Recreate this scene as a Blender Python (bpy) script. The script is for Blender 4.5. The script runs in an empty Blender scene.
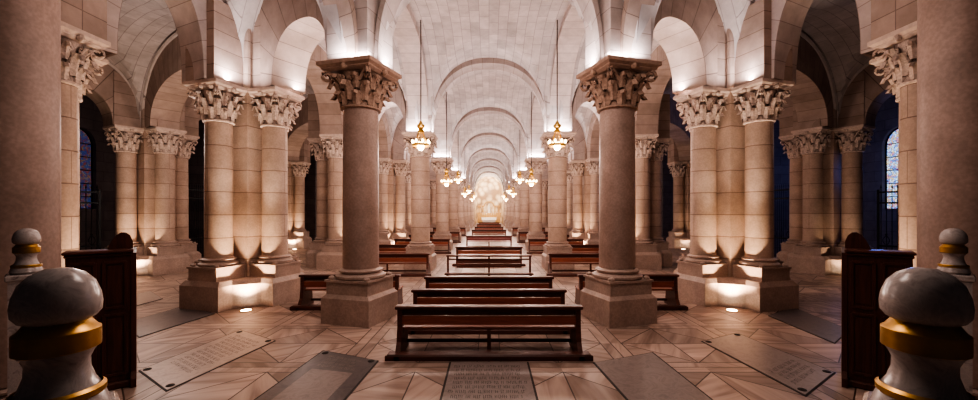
import bpy, math, random
from mathutils import Vector, Matrix
random.seed(7)
PI = math.pi
C = bpy.context.scene.collection
F, EYE = 400.0, 2.5
ZS = 5.8            # springing height: top of the capitals

# ------------------------------------------------------------------ mesh helper
class MB:
    def __init__(s): s.v = []; s.f = []; s.uv = []; s.sm = []
    def face(s, idx, uv=None, sm=False): s.f.append(tuple(idx)); s.uv.append(uv); s.sm.append(sm)
    def add(s, vs, fs, uvs=None, sm=False):
        b = len(s.v); s.v += [tuple(p) for p in vs]
        for i, f in enumerate(fs): s.face([b+k for k in f], uvs[i] if uvs else None, sm)
    def box(s, c, h, rz=0, bev=0, taper=1.0):
        cx, cy, cz = c; hx, hy, hz = h; co, si = math.cos(rz), math.sin(rz)
        if bev <= 0:
            vs = []
            for z in (-1, 1):
                t = taper if z > 0 else 1
                for x, y in ((-1,-1),(1,-1),(1,1),(-1,1)):
                    X, Y = x*hx*t, y*hy*t
                    vs.append((cx+X*co-Y*si, cy+X*si+Y*co, cz+z*hz))
            s.add(vs, [(3,2,1,0),(4,5,6,7),(0,1,5,4),(1,2,6,5),(2,3,7,6),(3,0,4,7)])
        else:
            b = min(bev, hx*.9, hy*.9, hz*.9)
            rings = [(-hz, b), (-hz+b, 0), (hz-b, 0), (hz, b)]
            polys = []
            for z, i in rings:
                x, y = hx-i, hy-i; k = b*.6 if i == 0 else b*.3
                p = [(-x+k,-y),(x-k,-y),(x,-y+k),(x,y-k),(x-k,y),(-x+k,y),(-x,y-k),(-x,-y+k)]
                polys.append([(cx+a*co-d*si, cy+a*si+d*co, cz+z) for a, d in p])
            s.loft(polys)
    def loft(s, polys, cap=True, sm=False, closed=True):
        n = len(polys[0]); b = len(s.v)
        for p in polys: s.v += [tuple(q) for q in p]
        for i in range(len(polys)-1):
            for j in range(n if closed else n-1):
                k = (j+1) % n
                s.face((b+i*n+j, b+i*n+k, b+(i+1)*n+k, b+(i+1)*n+j), None, sm)
        if cap:
            s.face([b+j for j in range(n)][::-1]); s.face([b+(len(polys)-1)*n+j for j in range(n)])
    def prism(s, poly, z0, z1, poly2=None):
        s.loft([[(x,y,z0) for x,y in poly], [(x,y,z1) for x,y in (poly2 or poly)]])
    def lathe(s, prof, n=32, c=(0,0,0), cap=True, sm=True):
        b = len(s.v); cx, cy, cz = c; L = 0; Ls = [0]
        for i in range(1, len(prof)):
            L += math.hypot(prof[i][0]-prof[i-1][0], prof[i][1]-prof[i-1][1]); Ls.append(L)
        R = max(p[0] for p in prof)
        for r, z in prof:
            for j in range(n):
                a = 2*PI*j/n; s.v.append((cx+r*math.cos(a), cy+r*math.sin(a), cz+z))
        for i in range(len(prof)-1):
            for j in range(n):
                k = (j+1) % n
                u0, u1 = R*2*PI*j/n, R*2*PI*(j+1)/n; v0, v1 = Ls[i]+prof[0][1], Ls[i+1]+prof[0][1]
                s.face((b+i*n+j, b+i*n+k, b+(i+1)*n+k, b+(i+1)*n+j), [(u0,v0),(u1,v0),(u1,v1),(u0,v1)], sm)
        if cap:
            s.face([b+j for j in range(n)][::-1]); s.face([b+(len(prof)-1)*n+j for j in range(n)])
    def tube(s, pts, r, n=8, cap=True):
        pts = [Vector(p) for p in pts]; b = len(s.v)
        for i, p in enumerate(pts):
            d = (pts[min(i+1, len(pts)-1)]-pts[max(i-1, 0)]).normalized()
            a = Vector((0,0,1)) if abs(d.z) < .9 else Vector((1,0,0))
            x = d.cross(a).normalized(); y = d.cross(x)
            rr = r[i] if isinstance(r, (list, tuple)) else r
            for j in range(n):
                t = 2*PI*j/n; s.v.append(tuple(p+x*math.cos(t)*rr+y*math.sin(t)*rr))
        for i in range(len(pts)-1):
            for j in range(n):
                k = (j+1) % n; s.face((b+i*n+j, b+i*n+k, b+(i+1)*n+k, b+(i+1)*n+j), None, True)
        if cap:
            s.face([b+j for j in range(n)][::-1]); s.face([b+(len(pts)-1)*n+j for j in range(n)])
    def ball(s, c, r, n=12, m=8, sz=1.0):
        prof = [(max(1e-4, r*math.sin(PI*i/m)), -r*sz*math.cos(PI*i/m)) for i in range(m+1)]
        s.lathe(prof, n, c, cap=False)
    def mesh(s, name, mat, ang=32):
        me = bpy.data.meshes.new(name); me.from_pydata(s.v, [], s.f); me.update()
        ul = me.uv_layers.new(name='UVMap'); li = 0
        for fi, p in enumerate(me.polygons):
            uv = s.uv[fi]; nrm = p.normal
            for k, vi in enumerate(p.vertices):
                if uv: q = uv[k]
                else:
                    x, y, z = s.v[vi]
                    if abs(nrm.z) > .8: q = (x, y)
                    else:
                        t = Vector((-nrm.y, nrm.x)); t = t.normalized() if t.length > 1e-6 else Vector((1,0))
                        q = (x*t.x+y*t.y, z)
                ul.data[p.loop_start+k].uv = q
            p.use_smooth = s.sm[fi]
        if any(s.sm):
            try: me.set_sharp_from_angle(angle=math.radians(ang))
            except Exception: pass
        if mat: me.materials.append(mat)
        return me
    def build(s, name, mat, parent=None, loc=(0,0,0), rz=0, ang=32):
        o = bpy.data.objects.new(name, s.mesh(name, mat, ang)); C.objects.link(o)
        o.location = loc; o.rotation_euler = (0,0,rz)
        if parent: o.parent = parent
        return o

def tag(o, label, cat, group=None):
    o['label'] = label; o['category'] = cat
    if group: o['group'] = group
    return o
def thing(name, label, cat, loc=(0,0,0), rz=0, group=None):
    o = bpy.data.objects.new(name, None); C.objects.link(o); o.empty_display_size = .1
    o.location = loc; o.rotation_euler = (0,0,rz)
    return tag(o, label, cat, group)
def struct(o): o['kind'] = 'structure'; return o
KIDS = {}
def dup(root, loc, rz, label, group=None):
    r = root.copy(); C.objects.link(r); r.location = loc; r.rotation_euler = (0,0,rz); r['label'] = label
    if group: r['group'] = group
    for ch in list(root.children):
        c = ch.copy(); C.objects.link(c); c.parent = r
        for g in list(ch.children):
            d = g.copy(); C.objects.link(d); d.parent = c
    return r

# ------------------------------------------------------------------ materials
def newmat(name):
    m = bpy.data.materials.new(name); m.use_nodes = True; nt = m.node_tree; nt.nodes.clear()
    out = nt.nodes.new('ShaderNodeOutputMaterial'); b = nt.nodes.new('ShaderNodeBsdfPrincipled')
    nt.links.new(b.outputs[0], out.inputs[0]); return m, nt, b
def N(nt, t, **kw):
    n = nt.nodes.new(t)
    for k, v in kw.items():
        if k in n.inputs: n.inputs[k].default_value = v
        else: setattr(n, k, v)
    return n
def math_(nt, op, a, b=None, c=None):
    n = nt.nodes.new('ShaderNodeMath'); n.operation = op
    for i, x in enumerate((a, b, c)):
        if x is None: continue
        if isinstance(x, (int, float)): n.inputs[i].default_value = x
        else: nt.links.new(x, n.inputs[i])
    return n.outputs[0]
def ramp(nt, fac, stops):
    r = nt.nodes.new('ShaderNodeValToRGB'); e = r.color_ramp.elements
    while len(e) < len(stops): e.new(.5)
    for k, (p, c) in enumerate(stops): e[k].position = p; e[k].color = (*c, 1)
    nt.links.new(fac, r.inputs[0]); return r.outputs[0]
def mix(nt, fac, a, b, mode='MIX'):
    n = nt.nodes.new('ShaderNodeMix'); n.data_type = 'RGBA'; n.blend_type = mode
    for i, x in ((0, fac), (6, a), (7, b)):
        if isinstance(x, (int, float)): n.inputs[i].default_value = x
        elif isinstance(x, tuple): n.inputs[i].default_value = (*x, 1)
        else: nt.links.new(x, n.inputs[i])
    return n.outputs[2]

def stone(name, c1, c2, mortar, bw, rh, rough=.7, msize=.012, bump=.25, speck=.0, offset=.5):
    m, nt, b = newmat(name)
    uv = N(nt, 'ShaderNodeUVMap')
    br = N(nt, 'ShaderNodeTexBrick', **{'Scale': 1.0, 'Mortar Size': msize, 'Mortar Smooth': .3, 'Bias': 0.0, 'Brick Width': bw, 'Row Height': rh})
    br.offset = offset
    br.inputs['Color1'].default_value = (*c1, 1); br.inputs['Color2'].default_value = (*c2, 1); br.inputs['Mortar'].default_value = (*mortar, 1)
    nt.links.new(uv.outputs[0], br.inputs['Vector'])
    tc = N(nt, 'ShaderNodeTexCoord')
    no = N(nt, 'ShaderNodeTexNoise', **{'Scale': 1.7, 'Detail': 6.0, 'Roughness': .65}); nt.links.new(tc.outputs['Object'], no.inputs['Vector'])
    v = ramp(nt, no.outputs[0], [(.3, (.74,.72,.7)), (.7, (1.08,1.06,1.05))])
    col = mix(nt, 1.0, br.outputs[0], v, 'MULTIPLY')
    n2 = N(nt, 'ShaderNodeTexNoise', **{'Scale': 24.0, 'Detail': 4.0}); nt.links.new(tc.outputs['Object'], n2.inputs['Vector'])
    if speck:
        sp = ramp(nt, n2.outputs[0], [(.4, (1-speck,)*3), (.62, (1.05,)*3)]); col = mix(nt, 1.0, col, sp, 'MULTIPLY')
    nt.links.new(col, b.inputs['Base Color']); b.inputs['Roughness'].default_value = rough
    h = math_(nt, 'MULTIPLY_ADD', br.outputs['Fac'], -1.0, math_(nt, 'MULTIPLY', n2.outputs[0], .25))
    bp = N(nt, 'ShaderNodeBump', Strength=bump, Distance=.02); nt.links.new(h, bp.inputs['Height']); nt.links.new(bp.outputs[0], b.inputs['Normal'])
    return m
def plain(name, col, rough=.5, metal=0, noise=.25, nscale=6, bump=0, emit=None, es=0, coat=0):
    m, nt, b = newmat(name); tc = N(nt, 'ShaderNodeTexCoord')
    no = N(nt, 'ShaderNodeTexNoise', **{'Scale': float(nscale), 'Detail': 5.0}); nt.links.new(tc.outputs['Object'], no.inputs['Vector'])
    v = ramp(nt, no.outputs[0], [(.3, (1-noise,)*3), (.7, (1+noise*.4,)*3)])
    nt.links.new(mix(nt, 1.0, col, v, 'MULTIPLY'), b.inputs['Base Color'])
    b.inputs['Roughness'].default_value = rough; b.inputs['Metallic'].default_value = metal; b.inputs['Coat Weight'].default_value = coat
    if emit: b.inputs['Emission Color'].default_value = (*emit, 1); b.inputs['Emission Strength'].default_value = es
    if bump:
        bp = N(nt, 'ShaderNodeBump', Strength=bump, Distance=.03); nt.links.new(no.outputs[0], bp.inputs['Height']); nt.links.new(bp.outputs[0], b.inputs['Normal'])
    return m
def wood(name, c1, c2, rough=.3, axis='X'):
    m, nt, b = newmat(name); tc = N(nt, 'ShaderNodeTexCoord'); mp = N(nt, 'ShaderNodeMapping')
    mp.inputs['Scale'].default_value = (1.2, 14, 14) if axis == 'X' else (14, 14, 1.2)
    nt.links.new(tc.outputs['Object'], mp.inputs[0])
    no = N(nt, 'ShaderNodeTexNoise', **{'Scale': 1.6, 'Detail': 7.0, 'Distortion': .8}); nt.links.new(mp.outputs[0], no.inputs['Vector'])
    nt.links.new(ramp(nt, no.outputs[0], [(.3, c1), (.72, c2)]), b.inputs['Base Color'])
    b.inputs['Roughness'].default_value = rough; b.inputs['Coat Weight'].default_value = .05; b.inputs['Coat Roughness'].default_value = .2
    return m
def marble(name, c1, c2, rough=.25, scale=3.0):
    m, nt, b = newmat(name); tc = N(nt, 'ShaderNodeTexCoord')
    no = N(nt, 'ShaderNodeTexNoise', **{'Scale': scale, 'Detail': 8.0, 'Roughness': .62, 'Distortion': 1.6}); nt.links.new(tc.outputs['Object'], no.inputs['Vector'])
    nt.links.new(ramp(nt, no.outputs[0], [(.32, c2), (.5, c1), (.56, tuple(x*.8 for x in c1)), (.62, c1), (.8, c2)]), b.inputs['Base Color'])
    b.inputs['Roughness'].default_value = rough; return m

M = {}
M['vault'] = stone('vault_stone', (.64,.585,.575), (.50,.455,.45), (.36,.315,.31), .78, .33, .85, .010, .15)
M['arch'] = stone('arch_stone', (.60,.52,.495), (.53,.455,.43), (.34,.28,.26), 4.0, .46, .8, .010, .15, 0, 0)
M['brown'] = stone('aisle_arch_stone', (.47,.365,.315), (.39,.30,.255), (.235,.175,.15), 4.0, .44, .8, .011, .15, 0, 0)
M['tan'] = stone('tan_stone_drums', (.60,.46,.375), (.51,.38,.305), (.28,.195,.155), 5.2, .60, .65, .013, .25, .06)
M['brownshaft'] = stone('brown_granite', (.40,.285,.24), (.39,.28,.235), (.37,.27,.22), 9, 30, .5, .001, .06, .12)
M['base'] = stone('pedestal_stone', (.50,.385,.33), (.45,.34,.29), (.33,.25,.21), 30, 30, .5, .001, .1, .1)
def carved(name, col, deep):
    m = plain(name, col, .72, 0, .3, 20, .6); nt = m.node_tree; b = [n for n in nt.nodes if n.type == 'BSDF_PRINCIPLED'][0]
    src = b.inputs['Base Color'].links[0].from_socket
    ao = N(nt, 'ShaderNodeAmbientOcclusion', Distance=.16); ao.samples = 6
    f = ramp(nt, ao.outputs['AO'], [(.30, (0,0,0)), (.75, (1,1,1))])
    nt.links.new(mix(nt, f, deep, src), b.inputs['Base Color']); return m  # crevice shade mixed into the stone colour by occlusion
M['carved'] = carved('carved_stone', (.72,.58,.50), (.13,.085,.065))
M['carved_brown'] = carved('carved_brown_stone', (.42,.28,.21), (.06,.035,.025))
M['abacus'] = plain('abacus_stone', (.66,.53,.46), .7, 0, .15, 12)
M['abacus_brown'] = plain('abacus_brown_stone', (.38,.25,.19), .7, 0, .2, 12)
M['nave_arch'] = stone('nave_arch_stone', (.45,.38,.355), (.39,.33,.305), (.26,.21,.19), 4.0, .46, .8, .010, .15, 0, 0)
M['hood'] = plain('hood_stone', (.62,.55,.52), .8, 0, .1)
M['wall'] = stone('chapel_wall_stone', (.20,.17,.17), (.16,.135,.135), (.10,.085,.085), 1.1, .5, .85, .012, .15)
M['wood'] = wood('pew_wood', (.062,.022,.016), (.145,.050,.034), .42)
M['woodlight'] = wood('pew_wood_red', (.20,.070,.045), (.34,.13,.085), .45)
M['wood_band'] = wood('pew_wood_band', (.22,.062,.040), (.34,.115,.07), .45)
M['wood_red'] = wood('pew_wood_dark_red', (.17,.025,.024), (.25,.045,.042), .5)
M['stall'] = wood('stall_wood', (.055,.018,.012), (.12,.042,.026), .38, 'Z')
M['marble'] = marble('post_marble', (.54,.48,.455), (.27,.225,.21), .22, 9.0)
M['gold'] = plain('gilded_band', (.66,.40,.13), .38, 1.0, .3, 14)
M['pale_gold'] = plain('pale_gold', (.62,.40,.17), .45, .5, .2, 6)
M['brass'] = plain('brass', (.75,.52,.18), .3, 1.0, .15, 10)
M['iron'] = plain('black_iron', (.012,.012,.014), .5, .6, .3, 8)
M['chain'] = plain('chain_iron', (.10,.08,.07), .5, .5, .2, 8)
M['bulb'] = plain('lit_bulb', (1,.85,.6), .4, 0, 0, 3, 0, (1,.70,.36), 8)
M['lens'] = plain('uplight_lens', (1,.9,.8), .4, 0, 0, 3, 0, (1,.80,.58), 25)
M['slab_dark'] = marble('slab_slate', (.16,.14,.14), (.095,.085,.09), .3, 2.2)
M['slab_mid'] = marble('slab_grey', (.30,.245,.225), (.20,.165,.15), .33, 2.5)
M['slab_tan'] = marble('slab_tan', (.50,.39,.33), (.36,.27,.225), .4, 2.0)
M['letters'] = plain('carved_letters', (.035,.028,.026), .6, 0, .2)
M['letters_pale'] = plain('carved_letters_pale', (.36,.32,.28), .6, 0, .2)
M['cloth'] = plain('altar_cloth', (.85,.83,.8), .8, 0, .1)
M['statue'] = plain('white_statue', (.85,.82,.78), .6, 0, .1)
M['cream'] = plain('cream_board', (.8,.72,.6), .6, 0, .1)

def floor_mat():
    m, nt, b = newmat('floor_marble'); tc = N(nt, 'ShaderNodeTexCoord'); sep = N(nt, 'ShaderNodeSeparateXYZ')
    nt.links.new(tc.outputs['Object'], sep.inputs[0]); x, y = sep.outputs[0], sep.outputs[1]
    T = 2.3
    fx = math_(nt, 'SUBTRACT', math_(nt, 'FRACT', math_(nt, 'DIVIDE', math_(nt, 'ADD', x, 100*T), T)), .5)
    fy = math_(nt, 'SUBTRACT', math_(nt, 'FRACT', math_(nt, 'DIVIDE', math_(nt, 'ADD', y, 100*T+.5), T)), .5)
    ax, ay = math_(nt, 'ABSOLUTE', fx), math_(nt, 'ABSOLUTE', fy)
    s = math_(nt, 'ADD', ax, ay); d = math_(nt, 'ABSOLUTE', math_(nt, 'SUBTRACT', ax, ay))
    mn = math_(nt, 'MINIMUM', math_(nt, 'SUBTRACT', .5, ax), math_(nt, 'SUBTRACT', .5, ay))     # tile border
    dd = math_(nt, 'ABSOLUTE', math_(nt, 'SUBTRACT', s, .42))                                    # diamond line
    mx = math_(nt, 'MINIMUM', ax, ay)
    inner = math_(nt, 'LESS_THAN', s, .42)
    bord = math_(nt, 'LESS_THAN', mn, .085)
    bl = math_(nt, 'ABSOLUTE', math_(nt, 'SUBTRACT', mn, .085))
    cross = math_(nt, 'ADD', mx, math_(nt, 'MULTIPLY', math_(nt, 'SUBTRACT', 1, inner), 1.0))
    line = math_(nt, 'LESS_THAN', math_(nt, 'MINIMUM', math_(nt, 'MINIMUM', math_(nt, 'MULTIPLY', dd, .7), bl), math_(nt, 'MINIMUM', mn, cross)), .0042)
    # each piece gets its own tone and grain direction
    qx, qy = math_(nt, 'GREATER_THAN', fx, 0), math_(nt, 'GREATER_THAN', fy, 0)
    pid = math_(nt, 'ADD', math_(nt, 'ADD', math_(nt, 'MULTIPLY', qx, 1.7), math_(nt, 'MULTIPLY', qy, 3.1)), math_(nt, 'ADD', math_(nt, 'MULTIPLY', inner, 5.3), math_(nt, 'MULTIPLY', bord, 11.9)))
    cx = math_(nt, 'FLOOR', math_(nt, 'DIVIDE', math_(nt, 'ADD', x, 100*T), T)); cy = math_(nt, 'FLOOR', math_(nt, 'DIVIDE', math_(nt, 'ADD', y, 100*T+.5), T))
    pid = math_(nt, 'ADD', pid, math_(nt, 'ADD', math_(nt, 'MULTIPLY', cx, 7.13), math_(nt, 'MULTIPLY', cy, 13.7)))
    wn = N(nt, 'ShaderNodeTexWhiteNoise'); wn.noise_dimensions = '1D'; nt.links.new(pid, wn.inputs['W'])
    ang = math_(nt, 'MULTIPLY', wn.outputs[0], 6.28)
    vr = N(nt, 'ShaderNodeVectorRotate'); vr.rotation_type = 'Z_AXIS'; nt.links.new(tc.outputs['Object'], vr.inputs['Vector']); nt.links.new(ang, vr.inputs['Angle'])
    mp = N(nt, 'ShaderNodeMapping'); mp.inputs['Scale'].default_value = (.5, 5, 1); nt.links.new(vr.outputs[0], mp.inputs[0])
    no = N(nt, 'ShaderNodeTexNoise', **{'Scale': 1.0, 'Detail': 6.0, 'Distortion': .7}); nt.links.new(mp.outputs[0], no.inputs['Vector'])
    vein = ramp(nt, no.outputs[0], [(.32, (.31,.22,.175)), (.48, (.47,.355,.295)), (.66, (.58,.46,.39))])
    tone = ramp(nt, wn.outputs[0], [(0, (.66,.64,.63)), (1, (1.12,1.1,1.1))])
    col = mix(nt, 1.0, vein, tone, 'MULTIPLY')
    n3 = N(nt, 'ShaderNodeTexNoise', **{'Scale': .45, 'Detail': 4.0}); nt.links.new(tc.outputs['Object'], n3.inputs['Vector'])
    col = mix(nt, 1.0, col, ramp(nt, n3.outputs[0], [(.3, (.75,.73,.72)), (.7, (1.1,1.1,1.1))]), 'MULTIPLY')
    col = mix(nt, line, col, (.07,.045,.035))
    nt.links.new(col, b.inputs['Base Color'])
    nt.links.new(math_(nt, 'MULTIPLY_ADD', n3.outputs[0], .25, .3), b.inputs['Roughness'])
    return m
M['floor'] = floor_mat()

def glass_mat(name, bright, tint):
    m, nt, b = newmat(name); tc = N(nt, 'ShaderNodeTexCoord')
    vo = N(nt, 'ShaderNodeTexVoronoi', Scale=13.0); nt.links.new(tc.outputs['Object'], vo.inputs['Vector'])
    ve = N(nt, 'ShaderNodeTexVoronoi', Scale=13.0); ve.feature = 'DISTANCE_TO_EDGE'; nt.links.new(tc.outputs['Object'], ve.inputs['Vector'])
    sp = N(nt, 'ShaderNodeSeparateColor'); nt.links.new(vo.outputs['Color'], sp.inputs[0])
    col = ramp(nt, sp.outputs[0], tint)
    lead = math_(nt, 'GREATER_THAN', ve.outputs['Distance'], .05)
    c2 = mix(nt, lead, (.0,.0,.0), col)
    nt.links.new(c2, b.inputs['Emission Color']); b.inputs['Emission Strength'].default_value = bright
    b.inputs['Base Color'].default_value = (.05,.05,.07,1); b.inputs['Roughness'].default_value = .3
    return m
M['glass_left'] = glass_mat('stained_glass_dim', .2, [(0, (.10,.08,.35)), (.35, (.05,.16,.5)), (.55, (.5,.06,.05)), (.75, (.55,.35,.15)), (1, (.3,.35,.6))])
M['glass_right'] = glass_mat('stained_glass_bright', 1.0, [(0, (.12,.2,.7)), (.35, (.3,.5,.9)), (.55, (.5,.7,.9)), (.72, (.6,.45,.2)), (1, (.45,.15,.4))])

def mosaic_mat():
    m, nt, b = newmat('apse_mosaic'); uv = N(nt, 'ShaderNodeTexCoord')
    vo = N(nt, 'ShaderNodeTexVoronoi', Scale=1.0); nt.links.new(uv.outputs['Object'], vo.inputs['Vector'])
    col = ramp(nt, vo.outputs['Distance'], [(.1, (.95,.88,.76)), (.4, (.82,.66,.48)), (.7, (.42,.29,.20))])
    nt.links.new(col, b.inputs['Base Color']); b.inputs['Roughness'].default_value = .4
    return m
M['mosaic'] = mosaic_mat()

# ------------------------------------------------------------------ classical column pieces
def capital_mesh(r, ab, H, mat, name='capital'):
    """leafy capital of height H on a shaft of radius r; ab = half side of the abacus"""
    b = MB(); Hb = H*.84
    def bell(t): return r*1.0 + (ab*.78-r)*(t**2.2)*.8
    b.lathe([(r*1.02,0),(r*1.13,H*.02),(r*1.13,H*.055),(r*1.0,H*.075)] + [(bell(t), Hb*t) for t in (.15,.3,.45,.6,.75,.9,1)], 24)
    def leaf(a0, z0, h, w, curl, base):
        nu, nv = 7, 9; vs = []
        for i in range(nv):
            t = i/(nv-1)
            ww = w*(.75+.55*math.sin(PI*min(1, t*1.05)**.8))*(1-.45*t*t)
            z = z0+h*min(t, .86)/.86 if t < .8 else z0+h*(.93-.9*(t-.8)*(t-.8)*6-.12*(t-.8)*5)
            rad = bell(max(0, min(1, z/Hb)))+base+curl*(t**3)*1.25+.02
            lob = 1+.22*math.cos(i*PI)
            for j in range(nu):
                s = (j/(nu-1)-.5)*2
                x = s*ww*.5*(lob if abs(s) > .9 else 1)
                rr = rad+(.06*w)*math.cos(s*PI*1.0)*1.2+(.07*w if j % 2 else 0) - .15*w*s*s
                a = a0+x/rad
                vs.append((rr*math.cos(a), rr*math.sin(a), z))
        fs = [(i*nu+j, i*nu+j+1, (i+1)*nu+j+1, (i+1)*nu+j) for i in range(nv-1) for j in range(nu-1)]
        b.add(vs, fs, None, False)
    for k in range(8):
        leaf(k*PI/4+PI/8, H*.06, H*.33, r*.66, r*.42, .01)
    for k in range(8):
        leaf(k*PI/4, H*.16, H*.46, r*.64, r*.46, .03)
    for k in range(8):
        leaf(k*PI/4+PI/8, H*.42, H*.34, r*.5, r*.36, .04)
    for k in range(4):                                   # corner volutes and stalks
        a = PI/4+k*PI/2; d = Vector((math.cos(a), math.sin(a), 0)); q = Vector((-d.y, d.x, 0))
        R0 = ab*1.08
        for sgn in (-1, 1):
            pts = []
            for i in range(20):
                t = i/19
                if t < .45:
                    u = t/.45; pts.append(d*(bell(.55)+(R0-bell(.55))*u**1.3)+q*sgn*(.34*r*(1-u)+.05*r)+Vector((0,0,Hb*(.55+.42*u**.7))))
                else:
                    u = (t-.45)/.55; ph = PI/2-u*PI*2.3; rv = r*.3*(1-.62*u)
                    cen = d*R0+Vector((0,0,Hb*.97-r*.3))
                    pts.append(cen+d*math.cos(ph)*rv+Vector((0,0,math.sin(ph)*rv))+q*sgn*(.05*r+.05*r*u))
            b.tube(pts, [r*.10*(1-.35*i/19) for i in range(20)], 6)
        a2 = k*PI/2; d2 = Vector((math.cos(a2), math.sin(a2), 0))           # flower on each face, small scrolls
        b.ball(tuple(d2*(ab*.9)+Vector((0,0,H*.86))), r*.2, 8, 6)
        q2 = Vector((-d2.y, d2.x, 0))
        for sgn in (-1, 1):
            pts = []
            for i in range(14):
                t = i/13; ph = -PI/2+t*PI*2.2; rv = r*.17*(1-.6*t)
                pts.append(d2*(bell(.88)+.07*r)+q2*sgn*(r*.36-math.cos(ph)*rv)+Vector((0,0,Hb*.78+math.sin(ph)*rv)))
            b.tube(pts, r*.06, 5)
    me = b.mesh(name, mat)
    # abacus: two tiers with hollowed sides
    c = MB()
    def ring(h, z):
        p = []
        for k in range(4):
            a = PI/4+k*PI/2+PI/2*0
            for i in range(8):
                t = i/8
                c0 = Vector((math.cos(a), math.sin(a)))*h*1.414; c1 = Vector((math.cos(a+PI/2), math.sin(a+PI/2)))*h*1.414
                e = c0.lerp(c1, t); n = (c0+c1).normalized()
                e -= n*h*.01*math.sin(PI*t)
                p.append((e.x, e.y, z))
        return p
    c.loft([ring(ab*.80, H*.80), ring(ab*.90, H*.85), ring(ab*.90, H*.875), ring(ab*.98, H*.91), ring(ab, H*.92), ring(ab, H)])
    return me, c.mesh('abacus', M['abacus'] if mat is M['carved'] else M['abacus_brown'])

def ob(name, me, parent, loc=(0,0,0), rz=0):
    o = bpy.data.objects.new(name, me); C.objects.link(o); o.parent = parent; o.location = loc; o.rotation_euler = (0,0,rz); return o

def sq(h): return [(-h,-h),(h,-h),(h,h),(-h,h)]
def attic(r):   # round base mouldings on top of a plinth, 0..0.23
    return [(r*1.42,0),(r*1.5,.03),(r*1.5,.07),(r*1.4,.1),(r*1.22,.115),(r*1.2,.14),(r*1.3,.155),(r*1.32,.185),(r*1.22,.21),(r*1.03,.23)]

# nave column (single, free standing)
R1 = .405
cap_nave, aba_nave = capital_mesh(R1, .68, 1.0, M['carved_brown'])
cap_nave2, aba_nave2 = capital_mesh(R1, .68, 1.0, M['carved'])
def nave_column_meshes(stone_shaft, stone_base):
    b = MB()
    def ps(h): return sq(h)
    b.prism(sq(.61), 0, .57); b.prism(sq(.61), .57, .65, sq(.53)); b.prism(sq(.53), .65, .92); b.prism(sq(.56), .92, .97)
    ped = b.mesh('pedestal', stone_base)
    b = MB(); b.lathe([(p[0]*.92, p[1]+.97) for p in attic(R1)], 36)
    for k in range(4):                                   # corner spurs
        a = PI/4+k*PI/2; b.ball((.64*math.cos(a), .64*math.sin(a), 1.0), .075, 8, 6, .7)
    mould = b.mesh('base_moulding', stone_base)
    b = MB(); b.lathe([(R1, 1.2), (R1*1.0, 2.4), (R1*.985, 3.6), (R1*.96, 4.8)], 40)
    shaft = b.mesh('shaft', stone_shaft)
    b = MB(); b.prism(sq(.52), ZS, 7.6); imp = b.mesh('impost_block', M['arch'])
    return ped, mould, shaft, imp
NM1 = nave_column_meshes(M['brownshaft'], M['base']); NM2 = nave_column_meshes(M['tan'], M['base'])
ORD = ['front', 'second', 'third', 'fourth', 'fifth', 'sixth', 'seventh', 'eighth']
ROWS = [9.28+8.08*k for k in range(8)]
XN = 2.97
def nave_column(x, y, rz, k, label):
    t = thing('nave_column', label, 'column', (x,y,0), rz, 'single columns lining the nave')
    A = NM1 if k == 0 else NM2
    ob('pedestal', A[0], t); ob('base_moulding', A[1], t); ob('shaft', A[2], t)
    c = ob('capital', cap_nave if k == 0 else cap_nave2, t, (0,0,4.8)); ob('abacus', aba_nave if k == 0 else aba_nave2, c)
    ob('impost_block', A[3], t)
    return t
for sg, side in ((-1, 'left'), (1, 'right')):
    for k, y in enumerate(ROWS):
        rz = math.radians(17)*sg if k == 0 else 0
        if k == 0: lab = f'large smooth brown column with leafy capital just {side} of the front pew'
        elif k == 1: lab = f'pale column with leafy capital on the {side} of the nave, next behind the big brown column'
        else: lab = f'{ORD[k]} column from the front in the row along the {side} side of the nave'
        nave_column(sg*XN, y, rz, k, lab)
# great plain columns at both edges of the view
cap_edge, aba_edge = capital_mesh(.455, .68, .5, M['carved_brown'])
def edge_column(sg, side):
    t = thing('round_column', f'massive plain brown round column filling the {side} edge beside the marble posts', 'column', (sg*5.72,4.72,0))
    b = MB(); b.lathe([(.58,0),(.58,.28),(.54,.33)]+[(p[0]*.41/R1*.92, p[1]*.9+.33) for p in attic(R1)]+[(.46,.56)], 40); b.build('base_moulding', M['base'], t)
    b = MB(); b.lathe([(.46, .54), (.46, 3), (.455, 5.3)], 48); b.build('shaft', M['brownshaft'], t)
    c = ob('capital', cap_edge, t, (0,0,5.3)); ob('abacus', aba_edge, c); ob('impost_block', NM1[3], t)
edge_column(-1, 'left'); edge_column(1, 'right')

# clustered pier: cross plan, four columns against a square core
RP, LC = .325, .92
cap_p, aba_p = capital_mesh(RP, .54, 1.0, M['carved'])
def poly_cross(L, b_, dg):
    q = [(L, b_), (dg*1.414-b_, b_), (b_, dg*1.414-b_), (b_, L)]; p = []
    for k in range(4):
        c, s = math.cos(k*PI/2), math.sin(k*PI/2)
        p += [(x*c-y*s, x*s+y*c) for x, y in q]
    return p
b = MB(); b.prism(poly_cross(1.48,.64,1.22), 0, .6); b.prism(poly_cross(1.48,.64,1.22), .6, .72, poly_cross(1.39,.56,1.11)); PM_plinth = b.mesh('plinth', M['base'])
b = MB(); b.prism(sq(.46), .72, 1.02); b.prism(sq(.49), 1.02, 1.07); PM_ped = b.mesh('pedestal', M['base'])
b = MB(); b.lathe([(p[0]*.95, p[1]*.95+1.07) for p in attic(RP)], 32)
for k in range(4):
    a = PI/4+k*PI/2; b.ball((.56*math.cos(a), .56*math.sin(a), 1.1), .06, 8, 6, .7)
PM_mould = b.mesh('base_moulding', M['base'])
b = MB(); b.lathe([(RP, 1.28), (RP, 3), (RP*.97, 4.8)], 36); PM_shaft = b.mesh('shaft', M['tan'])
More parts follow.
